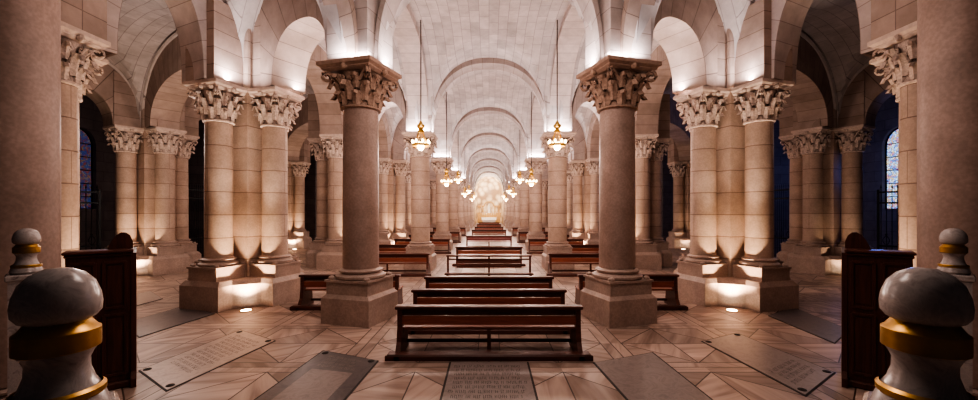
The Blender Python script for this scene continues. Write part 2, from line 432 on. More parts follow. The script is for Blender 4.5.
b = MB(); b.box((0,0,3.26+.3), (.54,.54,2.84)); PM_core = b.mesh('core', M['tan'])
b = MB(); b.box((.725,0,ZS+1.0), (.725,.47,1.0)); PM_imp = b.mesh('impost_block', M['brown'])
b = MB(); b.box((0,0,7.0), (.56,.56,1.2))
for k in range(4): b.lathe([(.1, ZS), (.1, 8.2)], 10, (.6*math.cos(PI/4+k*PI/2)*1.3, .6*math.sin(PI/4+k*PI/2)*1.3, 0))
PM_rib = b.mesh('upper_core', M['brown'])
def pier(x, y, rz, label):
    t = thing('clustered_pier', label, 'pier', (x,y,0), rz, 'clustered piers of the aisles')
    ob('plinth', PM_plinth, t); ob('core', PM_core, t); ob('upper_core', PM_rib, t)
    for k in range(4):
        a = k*PI/2; p = (LC*math.cos(a), LC*math.sin(a), 0)
        ob('pedestal', PM_ped, t, p, a); ob('base_moulding', PM_mould, t, p, a); ob('shaft', PM_shaft, t, p, a)
        c = ob('capital', cap_p, t, (p[0], p[1], 4.8), a); ob('abacus', aba_p, c)
        ob('impost_block', PM_imp, t, (0,0,0), a)
    return t
P1 = (6.88, 11.45); P2 = (14.0, 16.72); S_ = (8.87, 7.3); Q_ = (17.2, 11.2)
AISLE = [(6.75, 18.6), (6.75, 26.3), (6.75, 34.2), (6.75, 42), (6.75, 50), (6.75, 58), (6.75, 66)]
OUT = [(13.8, 27.2), (13.8, 38)]
for sg, side in ((-1, 'left'), (1, 'right')):
    pier(sg*P1[0], P1[1], math.radians(-16 if sg < 0 else 16), f'{side} clustered pier nearest the camera, floor uplight glowing at its base')
    pier(sg*P2[0], P2[1], math.radians(-28 if sg < 0 else 28), f'{side} outer clustered pier standing before the chapel with the stained glass window')
    pier(sg*S_[0], S_[1], 0, f'pier half hidden by the massive plain column at the {side} edge, one pale shaft showing')
    for k, (x, y) in enumerate(AISLE):
        pier(sg*x, y, 0, f'clustered pier in the {side} aisle, {ORD[k+1]} from the front in its row')
    for k, (x, y) in enumerate(OUT):
        pier(sg*x, y, 0, f'clustered pier in the outermost row on the {side}, {("next behind the chapel pier","farthest of its row")[k]}')

# ------------------------------------------------------------------ arches and vaults
PE = 2.35
def prof(t):
    t = max(0, min(1, t)); return (1-abs(2*t-1)**PE)**(1/PE) if 0 < t < 1 else 0.0
def arch(A, B, ia, ib, w, zi, zw, mat, label, name='stone_arch', hood=False, n=44, soff=None):
    A, B = Vector(A), Vector(B); L = (B-A).length; d = (B-A)/L; q = Vector((-d.y, d.x)); mid = (A+B)/2
    def P(s, off, z): p = A+d*s+q*off-mid; return (p.x, p.y, z)
    def se(a): c = math.cos(a); return .5-.5*math.copysign(abs(c)**(2/PE), c), abs(math.sin(a))**(2/PE)
    I, E, arc = [], [], [0]
    for i in range(n+1):
        a = PI*i/n; t, h = se(a)
        I.append((ia+(L-ia-ib)*t, ZS+(zi-ZS)*h))
        E.append((.42+(L-.84)*t, ZS+(zw+.1-ZS)*h))
        if i: arc.append(arc[-1]+math.hypot(I[i][0]-I[i-1][0], I[i][1]-I[i-1][1]))
    b = MB(); hw = w/2
    for i in range(n+1):
        b.v += [P(I[i][0], -hw, I[i][1]), P(I[i][0], hw, I[i][1]), P(E[i][0], hw, E[i][1]), P(E[i][0], -hw, E[i][1])]
    for i in range(n):
        p, r = 4*i, 4*i+4; u0, u1 = arc[i], arc[i+1]
        t0 = math.hypot(E[i][0]-I[i][0], E[i][1]-I[i][1]); t1 = math.hypot(E[i+1][0]-I[i+1][0], E[i+1][1]-I[i+1][1])
        b.face((p, p+1, r+1, r), [(0,u0),(w,u0),(w,u1),(0,u1)], True)
        b.face((p, r, r+3, p+3), [(0,u0),(0,u1),(t1,u1),(t0,u0)], True)
        b.face((p+1, p+2, r+2, r+1), [(0,u0),(t0,u0),(t1,u1),(0,u1)], True)
        b.face((p+2, p+3, r+3, r+2), [(0,u0),(w,u0),(w,u1),(0,u1)], True)
    o = b.build(name, mat, None, (mid.x, mid.y, 0))
    tag(o, label, 'arch', 'masonry arches')
    if hood:
        for sgn in (-1, 1):
            h = MB(); k = .86
            pts = [P(I[i][0]+(E[i][0]-I[i][0])*k, sgn*(hw+.02), I[i][1]+(E[i][1]-I[i][1])*k) for i in range(n+1)]
            h.tube(pts, .07, 6); h.build('hood_mould', M['hood'], o)
    return o
def web(c, ru, rv, n=36, ins=.5):
    """groined vault over the corner points c0..c3; ru, rv = crown heights over its edges along u and along v"""
    c = [Vector(p) for p in c]; Lu = ((c[1]-c[0]).length+(c[2]-c[3]).length)/2; Lv = ((c[3]-c[0]).length+(c[2]-c[1]).length)/2
    b = MB(); iu, iv = ins/Lu, ins/Lv; vs = []
    def grid(n_):   # denser near the edges where the curve is steep
        return [.5-.5*math.cos(PI*i/n_) for i in range(n_+1)]
    g = grid(n)
    for v in g:
        for u in g:
            p = (c[0]*(1-u)+c[1]*u)*(1-v)+(c[3]*(1-u)+c[2]*u)*v
            fu, fv = prof((u-iu)/(1-2*iu)), prof((v-iv)/(1-2*iv))
            z = ZS+max((ru[0]*(1-v)+ru[1]*v-ZS)*fu, (rv[0]*(1-u)+rv[1]*u-ZS)*fv)
            vs.append((p.x, p.y, z))
    fs, uvs = [], []
    for i in range(n):
        for j in range(n):
            fs.append((i*n+i+j, i*n+i+n+1+j, i*n+i+n+2+j, i*n+i+j+1))
            a, b2, d, e = [(g[y]*Lv, g[x]*Lu) for y, x in ((i,j),(i+1,j),(i+1,j+1),(i,j+1))]
            uvs.append([a, b2, d, e])
    b.add(vs, fs, uvs, True)
    return struct(b.build('ceiling', M['vault'], None, (0,0,0), 0, 20))
CN, CNW, CA, CAW = 8.78, 9.0, 7.28, 8.62
for k in range(len(ROWS)):
    y = ROWS[k]
    arch((-XN,y), (XN,y), .5, .5, .8, CN, CNW, M['nave_arch'], f'transverse arch spanning the nave above its {ORD[k]} pair of columns')
for sg, side in ((-1, 'left'), (1, 'right')):
    W = lambda p: (sg*p[0], p[1])
    N0 = W((5.72, 4.72)); Nn = [W((XN, y)) for y in ROWS]; An = [W(P1)]+[W(p) for p in AISLE]
    p2, s_, q_, O = W(P2), W(S_), W(Q_), [W(p) for p in OUT]
    for k in range(7):
        arch(Nn[k], Nn[k+1], .5, .5, .85, CN+.1, CNW+.1, M['arch'], f'arcade arch on the {side} of the nave from its {ORD[k]} column to the next')
        arch(An[k], An[k+1], 1.46, 1.46, .95, 8.0, CAW, M['brown'], f'arcade arch between {side} aisle piers, the {ORD[k]} from the camera')
    for k in range(8):
        arch(Nn[k], An[k] if k else (An[0][0]-sg*.23, An[0][1]+.19), .5, 1.46, .95, CA if k else 7.2, CAW, M['arch'] if k else M['brown'], f'narrow arch across the {side} aisle at the {ORD[k]} nave column')
    arch(N0, Nn[0], .5, .5, .8, 8.3, CAW, M['brown'], f'arch from the massive {side} edge column to the brown nave column')
    arch(An[0], s_, 1.46, 1.46, .95, 8.0, CAW, M['arch'], f'arch from the front {side} clustered pier to the half hidden pier')
    arch(An[0], p2, 1.46, 1.46, .95, 7.25, CAW, M['brown'], f'deep brown arch from the front {side} clustered pier to the chapel pier', hood=True)
    arch(p2, q_, 1.46, 1.46, .95, 7.25, CAW, M['brown'], f'brown arch framing the {side} chapel with the stained glass window', hood=True)
    arch(p2, O[0], 1.46, 1.46, .95, 7.4, CAW, M['brown'], f'arch over the iron gate behind the {side} chapel pier')
    arch(O[0], O[1], 1.46, 1.46, .95, 7.4, CAW, M['brown'], f'farthest arch of the outermost row on the {side}')
    arch(An[1], O[0], 1.46, 1.46, .95, 7.3, CAW, M['brown'], f'arch from the second {side} aisle pier to the outermost row')
    arch(N0, s_, .5, 1.46, .95, 7.6, CAW, M['brown'], f'arch from the massive {side} edge column to the half hidden pier')
    def wq(a, b_, c, d, ru, rv):
        pts = [a, b_, c, d]
        web(pts, ru, rv)
    for k in range(7):
        wq(Nn[k], An[k], An[k+1], Nn[k+1], (CAW, CAW), (CNW+.1, CAW))
    wq(N0, Nn[0], An[0], s_, (CAW, CAW), (CAW, CAW))
    wq(An[0], p2, O[0], An[1], (CAW, CAW), (CAW, CAW))
    wq(An[1], O[0], O[1], An[3], (CAW, CAW), (CAW, CAW))
    wq(s_, An[0], p2, q_, (CAW, CAW), (CAW, CAW))
for k in range(7):
    web([(-XN,ROWS[k]), (XN,ROWS[k]), (XN,ROWS[k+1]), (-XN,ROWS[k+1])], (CNW, CNW), (CNW+.1, CNW+.1))
web([(-5.72,4.72), (5.72,4.72), (XN,ROWS[0]), (-XN,ROWS[0])], (10.5, CNW), (CAW, CAW))

# ------------------------------------------------------------------ floor, walls, chapels
b = MB(); b.box((0,36,-.1), (21,40,.1)); struct(b.build('floor', M['floor']))
for sg, side in ((-1, 'left'), (1, 'right')):
    # chapel outer wall with a round headed window opening
    X = sg*19.6; wy0, wy1, wz0, wzs = 18.35, 19.95, 2.6, 5.75
    b = MB()
    b.box((X,7,4.6), (.3,11.0,4.6)) if False else None
    def seg(y0, y1, z0, z1): b.box((X+sg*.3,(y0+y1)/2,(z0+z1)/2), (.3,(y1-y0)/2,(z1-z0)/2))
    seg(-2, wy0, 0, 9.2); seg(wy1, 76, 0, 9.2); seg(wy0, wy1, 0, wz0)
    yc, rr = (wy0+wy1)/2, (wy1-wy0)/2; pts = [(yc-rr*math.cos(PI*i/16), wzs+rr*math.sin(PI*i/16)) for i in range(17)]
    for xx in (0, .6*sg):
        vs = []; fs = []
        for (y, z) in pts: vs += [(X+xx, y, z), (X+xx, y, 9.2)]
        fs = [(2*i, 2*i+1, 2*i+3, 2*i+2) for i in range(16)]; b.add(vs, fs)
    vs = []
    for (y, z) in pts: vs += [(X, y, z), (X+.6*sg, y, z)]
    b.add(vs, [(2*i, 2*i+1, 2*i+3, 2*i+2) for i in range(16)])
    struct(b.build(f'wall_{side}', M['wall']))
    wpoly = [(yc-rr, wz0)] + pts + [(yc+rr, wz0)]
    g = MB(); g.loft([[(X+sg*.22, y, z) for y, z in wpoly], [(X+sg*.26, y, z) for y, z in wpoly]])
    go = struct(g.build('window_1' if sg < 0 else 'window_2', M['glass_left' if sg < 0 else 'glass_right']))
    f = MB()
    ring = [(X+sg*.2, y, z) for y, z in [(yc-rr, wz0)]+pts+[(yc+rr, wz0), (yc-rr, wz0)]]
    f.tube(ring, .05, 6); f.box((X+sg*.2, yc, (wz0+wzs+rr)/2), (.03,.025,(wzs+rr-wz0)/2))
    for z in (3.2, 3.85, 4.5, 5.15, 5.8): f.box((X+sg*.2, yc, z), (.025, rr, .018))
    f.build('window_frame', M['iron'], go)
    # chapel dividing walls and ceiling
    for j, y in enumerate((22.2, 33)):
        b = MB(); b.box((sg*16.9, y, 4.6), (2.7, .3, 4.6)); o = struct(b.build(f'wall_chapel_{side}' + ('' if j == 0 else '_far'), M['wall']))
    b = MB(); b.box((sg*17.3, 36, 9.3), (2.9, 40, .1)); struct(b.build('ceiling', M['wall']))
for sg, side in ((-1, 'left'), (1, 'right')):
    b = MB(); b.box((sg*11.4, 73.3, 4.6), (8.9, .3, 4.6)); struct(b.build(f'wall_far_{side}', M['tan']))
# apse: half round wall with half dome
b = MB(); prof_ = []
n, R = 32, 2.5
rings = [(R, 0), (R, 2), (R, 4), (R, 6.2)] + [(R*math.cos(t), 6.2+2.65*math.sin(t)) for t in [PI/2*i/8 for i in range(1, 8)]] + [(.02, 8.85)]
vs = []
for r, z in rings:
    for j in range(n+1):
        a = PI*j/n; vs.append((r*math.cos(a), 72.6+r*math.sin(a), z))
fs = [(i*(n+1)+j, (i+1)*(n+1)+j, (i+1)*(n+1)+j+1, i*(n+1)+j+1) for i in range(len(rings)-1) for j in range(n)]
b.add(vs, fs, None, True); struct(b.build('wall_apse', M['mosaic']))
b = MB()
for sg in (-1, 1): b.box((sg*2.75, 69.9, 2.9), (.25, 3.0, 2.9))
o = struct(b.build('wall_sanctuary', M['tan']))
arch((-2.97,72.4), (2.97,72.4), .45, .45, .7, 8.78, 9.3, M['arch'], 'farthest bright arch framing the golden apse')

# altar group
t = thing('altar_platform', 'low stepped platform under the distant altar', 'platform', (0,69.2,0))
b = MB(); b.box((0,0,.1), (2.3,2.2,.1), 0, .02); b.build('lower_step', M['marble'], t)
b = MB(); b.box((0,.3,.3), (2.2,1.7,.1), 0, .02); b.build('upper_step', M['marble'], t)
t = thing('altar_table', 'white draped altar table at the far end of the nave', 'altar', (0,69.0,.4))
b = MB(); b.box((0,0,.45), (1.1,.4,.45), 0, .02); b.build('block', M['marble'], t)
b = MB(); b.box((0,0,.94), (1.3,.5,.04), 0, .015); b.box((0,-.505,.72), (1.25,.006,.2)); b.build('altar_cloth', M['cloth'], t)
t = thing('gilded_retable', 'golden altarpiece behind the altar table in the apse', 'altarpiece', (0,70.4,.4))
b = MB(); b.box((0,0,.8), (2.0,.25,.8), 0, .03); b.box((0,0,1.68), (2.1,.3,.08), 0, .02); b.build('predella', M['pale_gold'], t)
for sg in (-1, 1):
    for x in (1.75, 1.05):
        b = MB(); b.lathe([(.14,1.76),(.1,1.86),(.09,2.7),(.14,2.8),(.15,2.9)], 14, (sg*x,0,0)); b.build('pillar', M['pale_gold'], t)
b = MB(); b.box((-1.4,0,2.98), (.5,.22,.08), 0, .02); b.box((1.4,0,2.98), (.5,.22,.08), 0, .02)
pts = [(-.85*math.cos(PI*i/14), 0, 2.9+.85*math.sin(PI*i/14)) for i in range(15)]; b.tube(pts, .1, 8); b.build('canopy', M['pale_gold'], t)
t = thing('white_statue', 'white draped statue standing above the golden altarpiece', 'statue', (0,70.4,2.16))
b = MB(); b.lathe([(.30,0),(.32,.05),(.26,.3),(.22,.7),(.2,.95),(.24,1.15),(.2,1.28),(.08,1.34),(.07,1.38)], 18); b.build('robe', M['statue'], t)
b = MB(); b.ball((0,0,1.5), .125, 12, 8, 1.2); b.build('head', M['statue'], t)
t0 = None
for i, x in enumerate((-1.05,-.75,-.45,.45,.75,1.05)):
    lab = f'brass candlestick on the altar table, {("farthest left","middle of the left three","inner left","inner right","middle of the right three","farthest right")[i]}'
    if t0 is None:
        t0 = thing('candlestick', lab, 'candlestick', (x,69.15,1.38), 0, 'altar candlesticks')
        b = MB(); b.lathe([(.09,0),(.1,.03),(.03,.08),(.025,.4),(.05,.45),(.06,.5)], 12); b.build('stem', M['brass'], t0)
        b = MB(); b.lathe([(.025,.5),(.025,.9)], 8); b.build('candle', M['cloth'], t0)
    else: dup(t0, (x,69.15,1.38), 0, lab)

# ------------------------------------------------------------------ pews
def make_pew(L, label, loc, group):
    """bench seen from behind: y = 0 is the rear face of the backrest, seat toward +y"""
    t = thing('church_pew', label, 'pew', loc, 0, group); h = L/2
    b = MB(); b.box((0,.02,.825), (h,.085,.03), 0, .012); b.build('top_rail', M['wood'], t)
    b = MB(); b.box((0,.015,.745), (h-.05,.022,.055), 0, .008); b.build('back_board', M['wood_red'] if 'reddish' in label else M['wood'], t)
    b = MB(); b.box((0,.0,.605), (h-.06,.025,.078), 0, .008); b.build('lower_board', M['wood_red'] if 'reddish' in label else M['wood_band'], t)
    b = MB(); b.box((0,.27,.455), (h-.03,.25,.022), 0, .01); b.build('seat', M['woodlight'], t)
    for sg in (-1, 1):
        b = MB(); x = sg*(h-.08)
        out = [(-.30,0),(.56,0),(.56,.07),(.5,.12),(.46,.44),(.1,.44),(.075,.8),(-.04,.8),(-.045,.5),(-.09,.25),(-.2,.1),(-.30,.07)]
        b.loft([[(x-.04*1, y, z) for y, z in out], [(x+.04, y, z) for y, z in out]]); b.build('end_panel', M['wood'], t)
    b = MB(); b.box((0,.05,.26), (.03,.03,.19)); b.box((0,.1,.05), (.035,.36,.04), 0, .01); b.build('middle_leg', M['wood'], t)
    b = MB(); b.box((0,-.20,.085), (h+.08,.09,.022), 0, .008); b.box((0,-.28,.045), (h+.11,.02,.045), 0, .008); b.build('kneeler', M['wood'], t)
    b = MB(); b.box((0,.42,.12), (h-.1,.02,.03)); b.build('foot_rail', M['wood'], t)
    return t
ny = [(6.95, 3.25, 'nearest pew of the nave with kneeler, in front of all others'), (8.4, 3.25, 'second pew of the nave from the front'), (10.05, 3.25, 'third pew of the nave, just before the kneeling rail'),
      (18.4, 3.1, 'dark pew of the nave directly behind the kneeling rail'), (26.6, 3.1, 'reddish pew in mid nave, second behind the kneeling rail'), (35.2, 3.1, 'distant pew of the nave, third behind the kneeling rail'),
      (42.2, 3.1, 'distant pew of the nave, fourth behind the kneeling rail'), (50.5, 3.1, 'farther pew of the nave, fifth behind the kneeling rail'), (58.6, 3.1, 'farthest pew of the nave, before the altar')]
for y, L, lab in ny: make_pew(L, lab, (0,y,0), 'pews down the middle of the nave')
t = thing('kneeling_rail', 'long wooden kneeling rail on posts in mid nave behind the third pew', 'kneeler', (0,15.6,0))
b = MB(); b.box((0,0,.755), (1.66,.10,.03), 0, .012); b.build('arm_rail', M['wood'], t)
for x in (-1.6, 0, 1.6):
    b = MB(); b.box((x,0,.37), (.035,.04,.365)); b.box((x,-.05,.03), (.05,.3,.03), 0, .01); b.build('post', M['wood'], t)
b = MB(); b.box((0,.03,.54), (1.27,.018,.085)); b.box((0,.03,.37), (1.27,.018,.075)); b.box((0,.0,.62), (1.6,.015,.025)); b.build('cross_board', M['wood'], t)
b = MB(); b.box((0,-.24,.09), (1.7,.12,.03), 0, .01); b.build('kneeling_board', M['wood'], t)
for sg, side in ((-1, 'left'), (1, 'right')):
    for y, x, L, lab in ((10.35, 3.6, 2.6, f'pew partly hidden behind the big brown column, {side} aisle'), (15.5, 3.95, 3.3, f'pew in the {side} aisle just before the second nave column'),
                         (19.6, 4.55, 2.4, f'short pew in the {side} aisle just behind the second nave column'), (23.6, 3.95, 3.3, f'pew in the {side} aisle just before the third nave column'),
                         (27.7, 4.55, 2.4, f'short pew in the {side} aisle just behind the third nave column'),
                         (31.7, 3.95, 3.3, f'pew in the {side} aisle just before the fourth nave column'), (39.8, 3.95, 3.3, f'distant pew in the {side} aisle just before the fifth nave column')):
        make_pew(L, lab, (sg*x, y, 0), 'pews in the aisles')

# ------------------------------------------------------------------ pendant lamps
b = MB(); b.lathe([(.012,0),(.03,.02),(.04,.06),(.025,.1),(.004,.13)], 8); BULB = b.mesh('bulb', M['bulb'])
def make_lamp(x, y, zl, zt, label):
    t = thing('pendant_lamp', label, 'lamp', (x,y,zl), 0, 'hanging lamps of the nave')
    b = MB(); b.tube([(0,0,.80),(0,0,zt-zl)], .02, 6); b.build('chain', M['chain'], t)
    b = MB(); b.lathe([(.02,.40),(.09,.42),(.12,.48),(.07,.53),(.09,.58),(.13,.62),(.13,.68),(.07,.74),(.03,.82)], 14); b.build('brass_cap', M['brass'], t)
    b = MB()
    for k in range(8):
        a = 2*PI*k/8; pts = [(.08*math.cos(a), .08*math.sin(a), .44), (.14*math.cos(a), .14*math.sin(a), .26), (.24*math.cos(a), .24*math.sin(a), .10), (.27*math.cos(a), .27*math.sin(a), .0)]
        b.tube(pts, .011, 5)
    b.build('arms', M['brass'], t)
    b = MB(); ring = [(.28*math.cos(2*PI*i/24), .28*math.sin(2*PI*i/24)) for i in range(24)]
    b.loft([[(x_*k, y_*k, z) for x_, y_ in ring] for k, z in ((1.0,-.03),(1.04,0),(1.0,.05),(.95,.05),(.95,-.03),(1.0,-.03))], False, True); b.build('crown_ring', M['brass'], t)
    for k in range(8):
        a = 2*PI*(k+.5)/8; ob('bulb', BULB, t, (.28*math.cos(a), .28*math.sin(a), .06))
    b = MB(); b.ball((0,0,-.02), .12, 14, 10, 1.2); b.build('globe', M['bulb'], t)
    return t
LAMPS = []
ML = [ROWS[k]+4.04 for k in range(7)]
for sg, side in ((-1, 'left'), (1, 'right')):
    for k, y in enumerate(ML):
        z = 4.68 if k % 2 == 0 else 3.98
        lab = f'lit brass hanging lamp, {("nearest the camera","second","third","fourth","fifth","sixth","farthest")[k]} along the {side} side of the nave'
        make_lamp(sg*2.27, y, z, 8.86, lab); LAMPS.append((sg*2.27, y, z))

# ------------------------------------------------------------------ tomb slabs
def gp(px, py): h = py-211.0; z = F*EYE/h; return Vector(((px-489)*z/F, z))
def slab(pix, mat, label, letters=None, rows=(0.1,.9), cols=(.12,.88), nrow=8, bosses=False, frame=None, name='tomb_slab'):
    """pix: far-left, far-right, near-right, near-left corners as floor points"""
    p = [Vector(q) for q in pix]; c = (p[0]+p[1]+p[2]+p[3])/4
    t = thing(name, label, 'tomb slab', (c.x, c.y, 0), 0, 'tomb slabs set in the floor')
    q = [x-c for x in p]
    def at(u, v): return (q[0]*(1-u)+q[1]*u)*(1-v)+(q[3]*(1-u)+q[2]*u)*v
    b = MB(); b.prism([tuple(at(u, v)) for u, v in ((0,1),(1,1),(1,0),(0,0))], -.002, .006); b.build('joint', M['letters'], t)
    b = MB(); e = .025
    b.prism([tuple(at(u, v)) for u, v in ((e,1-e*.5),(1-e,1-e*.5),(1-e,e*.5),(e,e*.5))], .0, .012); b.build('stone_plate', mat, t)
    if frame:
        b = MB(); b.prism([tuple(at(u, v)) for u, v in ((.2,.92),(.8,.92),(.8,.34),(.2,.34))], .0, .014); b.build('pale_panel', frame, t)
    if letters:
        b = MB(); rnd = random.Random(len(label))
        for r in range(nrow):
            v = rows[0]+(rows[1]-rows[0])*(r+.5)/nrow; hgt = (rows[1]-rows[0])/nrow*.62
            u = cols[0]+rnd.uniform(0,.06); end = cols[1]-rnd.uniform(0,.1)
            while u < end:
                for k in range(rnd.randint(2, 7)):
                    wl = .011
                    if u > end: break
                    z = .0145 if frame else .0125
                    kind = rnd.randint(0, 3)
                    vs = [(u,v-hgt/2),(u+wl*.4,v-hgt/2),(u+wl*.4,v+hgt/2),(u,v+hgt/2)]
                    b.add([(*at(a, d), z) for a, d in vs], [(3,2,1,0)])
                    if kind:
                        vv = v+(-.5, 0, .38)[kind-1]*hgt
                        b.add([(*at(a, d), z) for a, d in ((u,vv),(u+wl*1.1,vv),(u+wl*1.1,vv+hgt*.16),(u,vv+hgt*.16))], [(3,2,1,0)])
                    u += wl*1.75
                u += .022
        b.build('inscription', letters, t)
    if bosses:
        for u, v in ((.1,.05),(.9,.05),(.1,.95),(.9,.95)):
            b = MB(); k = at(u, v); b.lathe([(.055,.0),(.055,.018),(.04,.022),(.033,.016),(.02,.022),(.002,.026)], 14, (k.x, k.y, 0)); b.build('corner_boss', M['letters'], t)
    return t
def pxs(*a): return [gp(*q) for q in a]
cn = [Vector((-.655,6.62)), Vector((.655,6.62)), Vector((.655,4.3)), Vector((-.655,4.3))]
slab(cn, M['slab_mid'], 'grey slab with dense inscription in front of the nearest pew', M['letters'], (.06,.96), (.06,.94), 14)
def mir(l): return [Vector((-l[1].x, l[1].y)), Vector((-l[0].x, l[0].y)), Vector((-l[3].x, l[3].y)), Vector((-l[2].x, l[2].y))]
def ext(l, k):   # lengthen toward the camera
    return [l[0], l[1], l[1]+(l[2]-l[1])*k, l[0]+(l[3]-l[0])*k]
L1 = ext(pxs((323,350.5),(379,361),(346,400),(254,400)), 1.25)
slab(L1, M['slab_dark'], 'dark slate slab with pale panel, left of the inscribed slab in the middle', M['letters_pale'], (.06,.3), (.2,.8), 4, True, M['slab_mid'])
L2 = pxs((240,330),(276,341),(166,392),(138,371))
slab(L2, M['slab_tan'], 'tan inscribed slab with corner bosses before the front left clustered pier', M['letters'], (.1,.8), (.14,.86), 12, True)
L3 = pxs((187,305.5),(215,314),(139,338),(120,324))
slab(L3, M['slab_dark'], 'plain dark slab at the foot of the front left clustered pier')
L4 = pxs((150,291),(163,299),(126,309),(112,300))
slab(L4, M['slab_mid'], 'small grey slab behind the left wooden stall')
R1_ = ext(pxs((593,363),(653,352.5),(713,400),(626,400)), 1.2)
slab(R1_, M['slab_mid'], 'worn grey slab right of the inscribed slab in the middle', None)
R2_ = pxs((701,341.5),(737,333),(836,373),(806,397))
slab(R2_, M['slab_mid'], 'grey slab with corner bosses before the front right clustered pier', M['letters'], (.66,.9), (.14,.86), 4, True)
R3_ = pxs((768,316),(792,307),(850,330),(835,344))
slab(R3_, M['slab_dark'], 'plain dark slab at the foot of the front right clustered pier')

# ------------------------------------------------------------------ marble posts, stalls, uplights, gates
def post(x, y, label, k=1.0, ped=.12):
    """round topped marble newel; its top stands at 2.33"""
    t = thing('marble_post', label, 'post', (x,y,0), math.atan2(-x, y), 'marble posts of the railing')
    z = 2.33
    b = MB(); b.lathe([(.002,z),(.03,z-.003),(.06,z-.019),(.082,z-.045),(.094,z-.08),(.098,z-.11),(.096,z-.135),(.084,z-.152),(.07,z-.16)][::-1], 40); b.build('dome', M['marble'], t)
    b = MB(); b.lathe([(.088,z-.246),(.095,z-.242),(.095,z-.188),(.088,z-.184),(.07,z-.158)], 40); b.build('gold_band', M['gold'], t)
    b = MB(); b.lathe([(.105,z-.45),(.118,z-.43),(.098,z-.372),(.082,z-.345),(.071,z-.31),(.070,z-.28),(.078,z-.26),(.088,z-.246)], 40); b.build('neck', M['marble'], t)
    b = MB(); b.lathe([(.100,z-.39),(.107,z-.383),(.107,z-.367),(.098,z-.358)], 40, cap=False); b.build('lower_gold_ring', M['gold'], t)
    zt = z-.45
    b = MB(); b.box((0,0,zt-.03), (ped+.02,ped+.02,.03), 0, .012); b.box((0,0,(zt-.06)/2), (ped,ped,(zt-.06)/2)); b.build('pedestal', M['marble'], t)
    return t
post(-1.292,1.2,'large marble post with gilded bands in the near left corner')
post(1.305,1.2,'large marble post with gilded bands in the near right corner')
post(-4.60,3.98,'small looking marble post before the massive column at the left edge')
post(4.62,3.98,'small looking marble post before the massive column at the right edge')

def stall(sg, label):
    t = thing('wooden_stall', label, 'stall', (sg*5.38,5.52,0), math.radians(41)*-sg)
    H = 1.93; hw = .325
    b = MB(); b.box((0,.15,H/2), (hw,.15,H/2-.02), 0, .01); b.build('cabinet', M['stall'], t)
    b = MB(); b.box((0,.14,H), (hw+.03,.19,.022), 0, .012); b.box((0,.145,H-.045), (hw+.015,.17,.02), 0, .01); b.build('top_ledge', M['wood'], t)
    for px, w in ((-.16,.115), (.16,.115)):
        for pz, h in ((1.46,.32), (.62,.42)):
            b = MB()
            for (dx, dz, a, d) in ((0,h,w,.02),(0,-h,w,.02),(w,0,.02,h),(-w,0,.02,h)): b.box((px+dx,-.008,pz+dz), (a,.012,d), 0, .005)
            b.box((px,-.002,pz), (w-.035,.006,h-.05), 0, .004); b.build('panel', M['stall'], t)
    b = MB(); b.box((0,.15,.05), (hw+.04,.2,.05), 0, .02); b.build('plinth', M['stall'], t)
    # curved crest board standing on the inner half of the ledge
    out = [(.345,0),(.345,.10),(.315,.19),(.27,.235),(.22,.24),(.165,.20),(.12,.13),(.085,.05),(.07,0)]
    b = MB(); b.loft([[(-sg*u, y, H+.02+z) for u, z in out] for y in (.24,.30)]); b.build('crest_board', M['stall'], t)
    # end piece toward the nave: rounded head above the ledge, scrolled foot
    x = -sg*(hw+.03)
    out = [(-.12,0),(.78,0),(.78,.10),(.66,.16),(.60,.5),(.58,1.2),(.66,1.34),(.62,1.46),(.52,1.52),(.50,1.9),(.44,1.95),(.3,1.93),(.0,1.90),(-.02,.2),(-.12,.12)]
    b = MB(); b.loft([[(x-.03, y, z) for y, z in out], [(x+.03, y, z) for y, z in out]]); b.build('end_piece', M['stall'], t)
    return t
stall(-1, 'dark panelled wooden stall behind the left near marble post'); stall(1, 'dark panelled wooden stall behind the right near marble post')

UP = []
def uplight(x, y, label):
    t = thing('floor_uplight', label, 'light', (x,y,0), 0, 'round uplights set in the floor')
    b = MB(); b.lathe([(.15,.0),(.15,.012),(.13,.02),(.115,.012)], 20); b.build('rim', M['brass'], t)
    b = MB(); b.lathe([(.112,.0),(.112,.013),(.06,.02),(.002,.022)], 20); b.build('lens', M['lens'], t)
def light(kind, loc, energy, col, size=.1, target=None, spot=None, blend=.6, sx=None):
    l = bpy.data.lights.new('lamp_or_fill_light', kind); l.energy = energy; l.color = col
    if kind == 'SPOT': l.shadow_soft_size = size; l.spot_size = math.radians(spot or 60); l.spot_blend = blend
    elif kind == 'POINT': l.shadow_soft_size = size
    elif kind == 'AREA':
        l.size = size
        if sx: l.shape = 'RECTANGLE'; l.size_y = sx
    o = bpy.data.objects.new('lamp_or_fill_light', l); C.objects.link(o); o.location = loc
    if target is not None: o.rotation_euler = (Vector(target)-Vector(loc)).to_track_quat('-Z', 'Y').to_euler()
    return o
WARM, WHITE, PINK = (1,.73,.50), (1,.925,.945), (1,.79,.70)
def pier_lit(x, y, rz, e, label, k=0):
    a = rz-PI/4+k*PI/2
    d = Vector((math.cos(a), math.sin(a)))
    p = Vector((x, y))+d*1.62
    uplight(p.x, p.y, label)
    light('SPOT', (p.x, p.y, .06), e, WARM, .07, (x+d.x*.62, y+d.y*.62, 3.6), 95, .8)
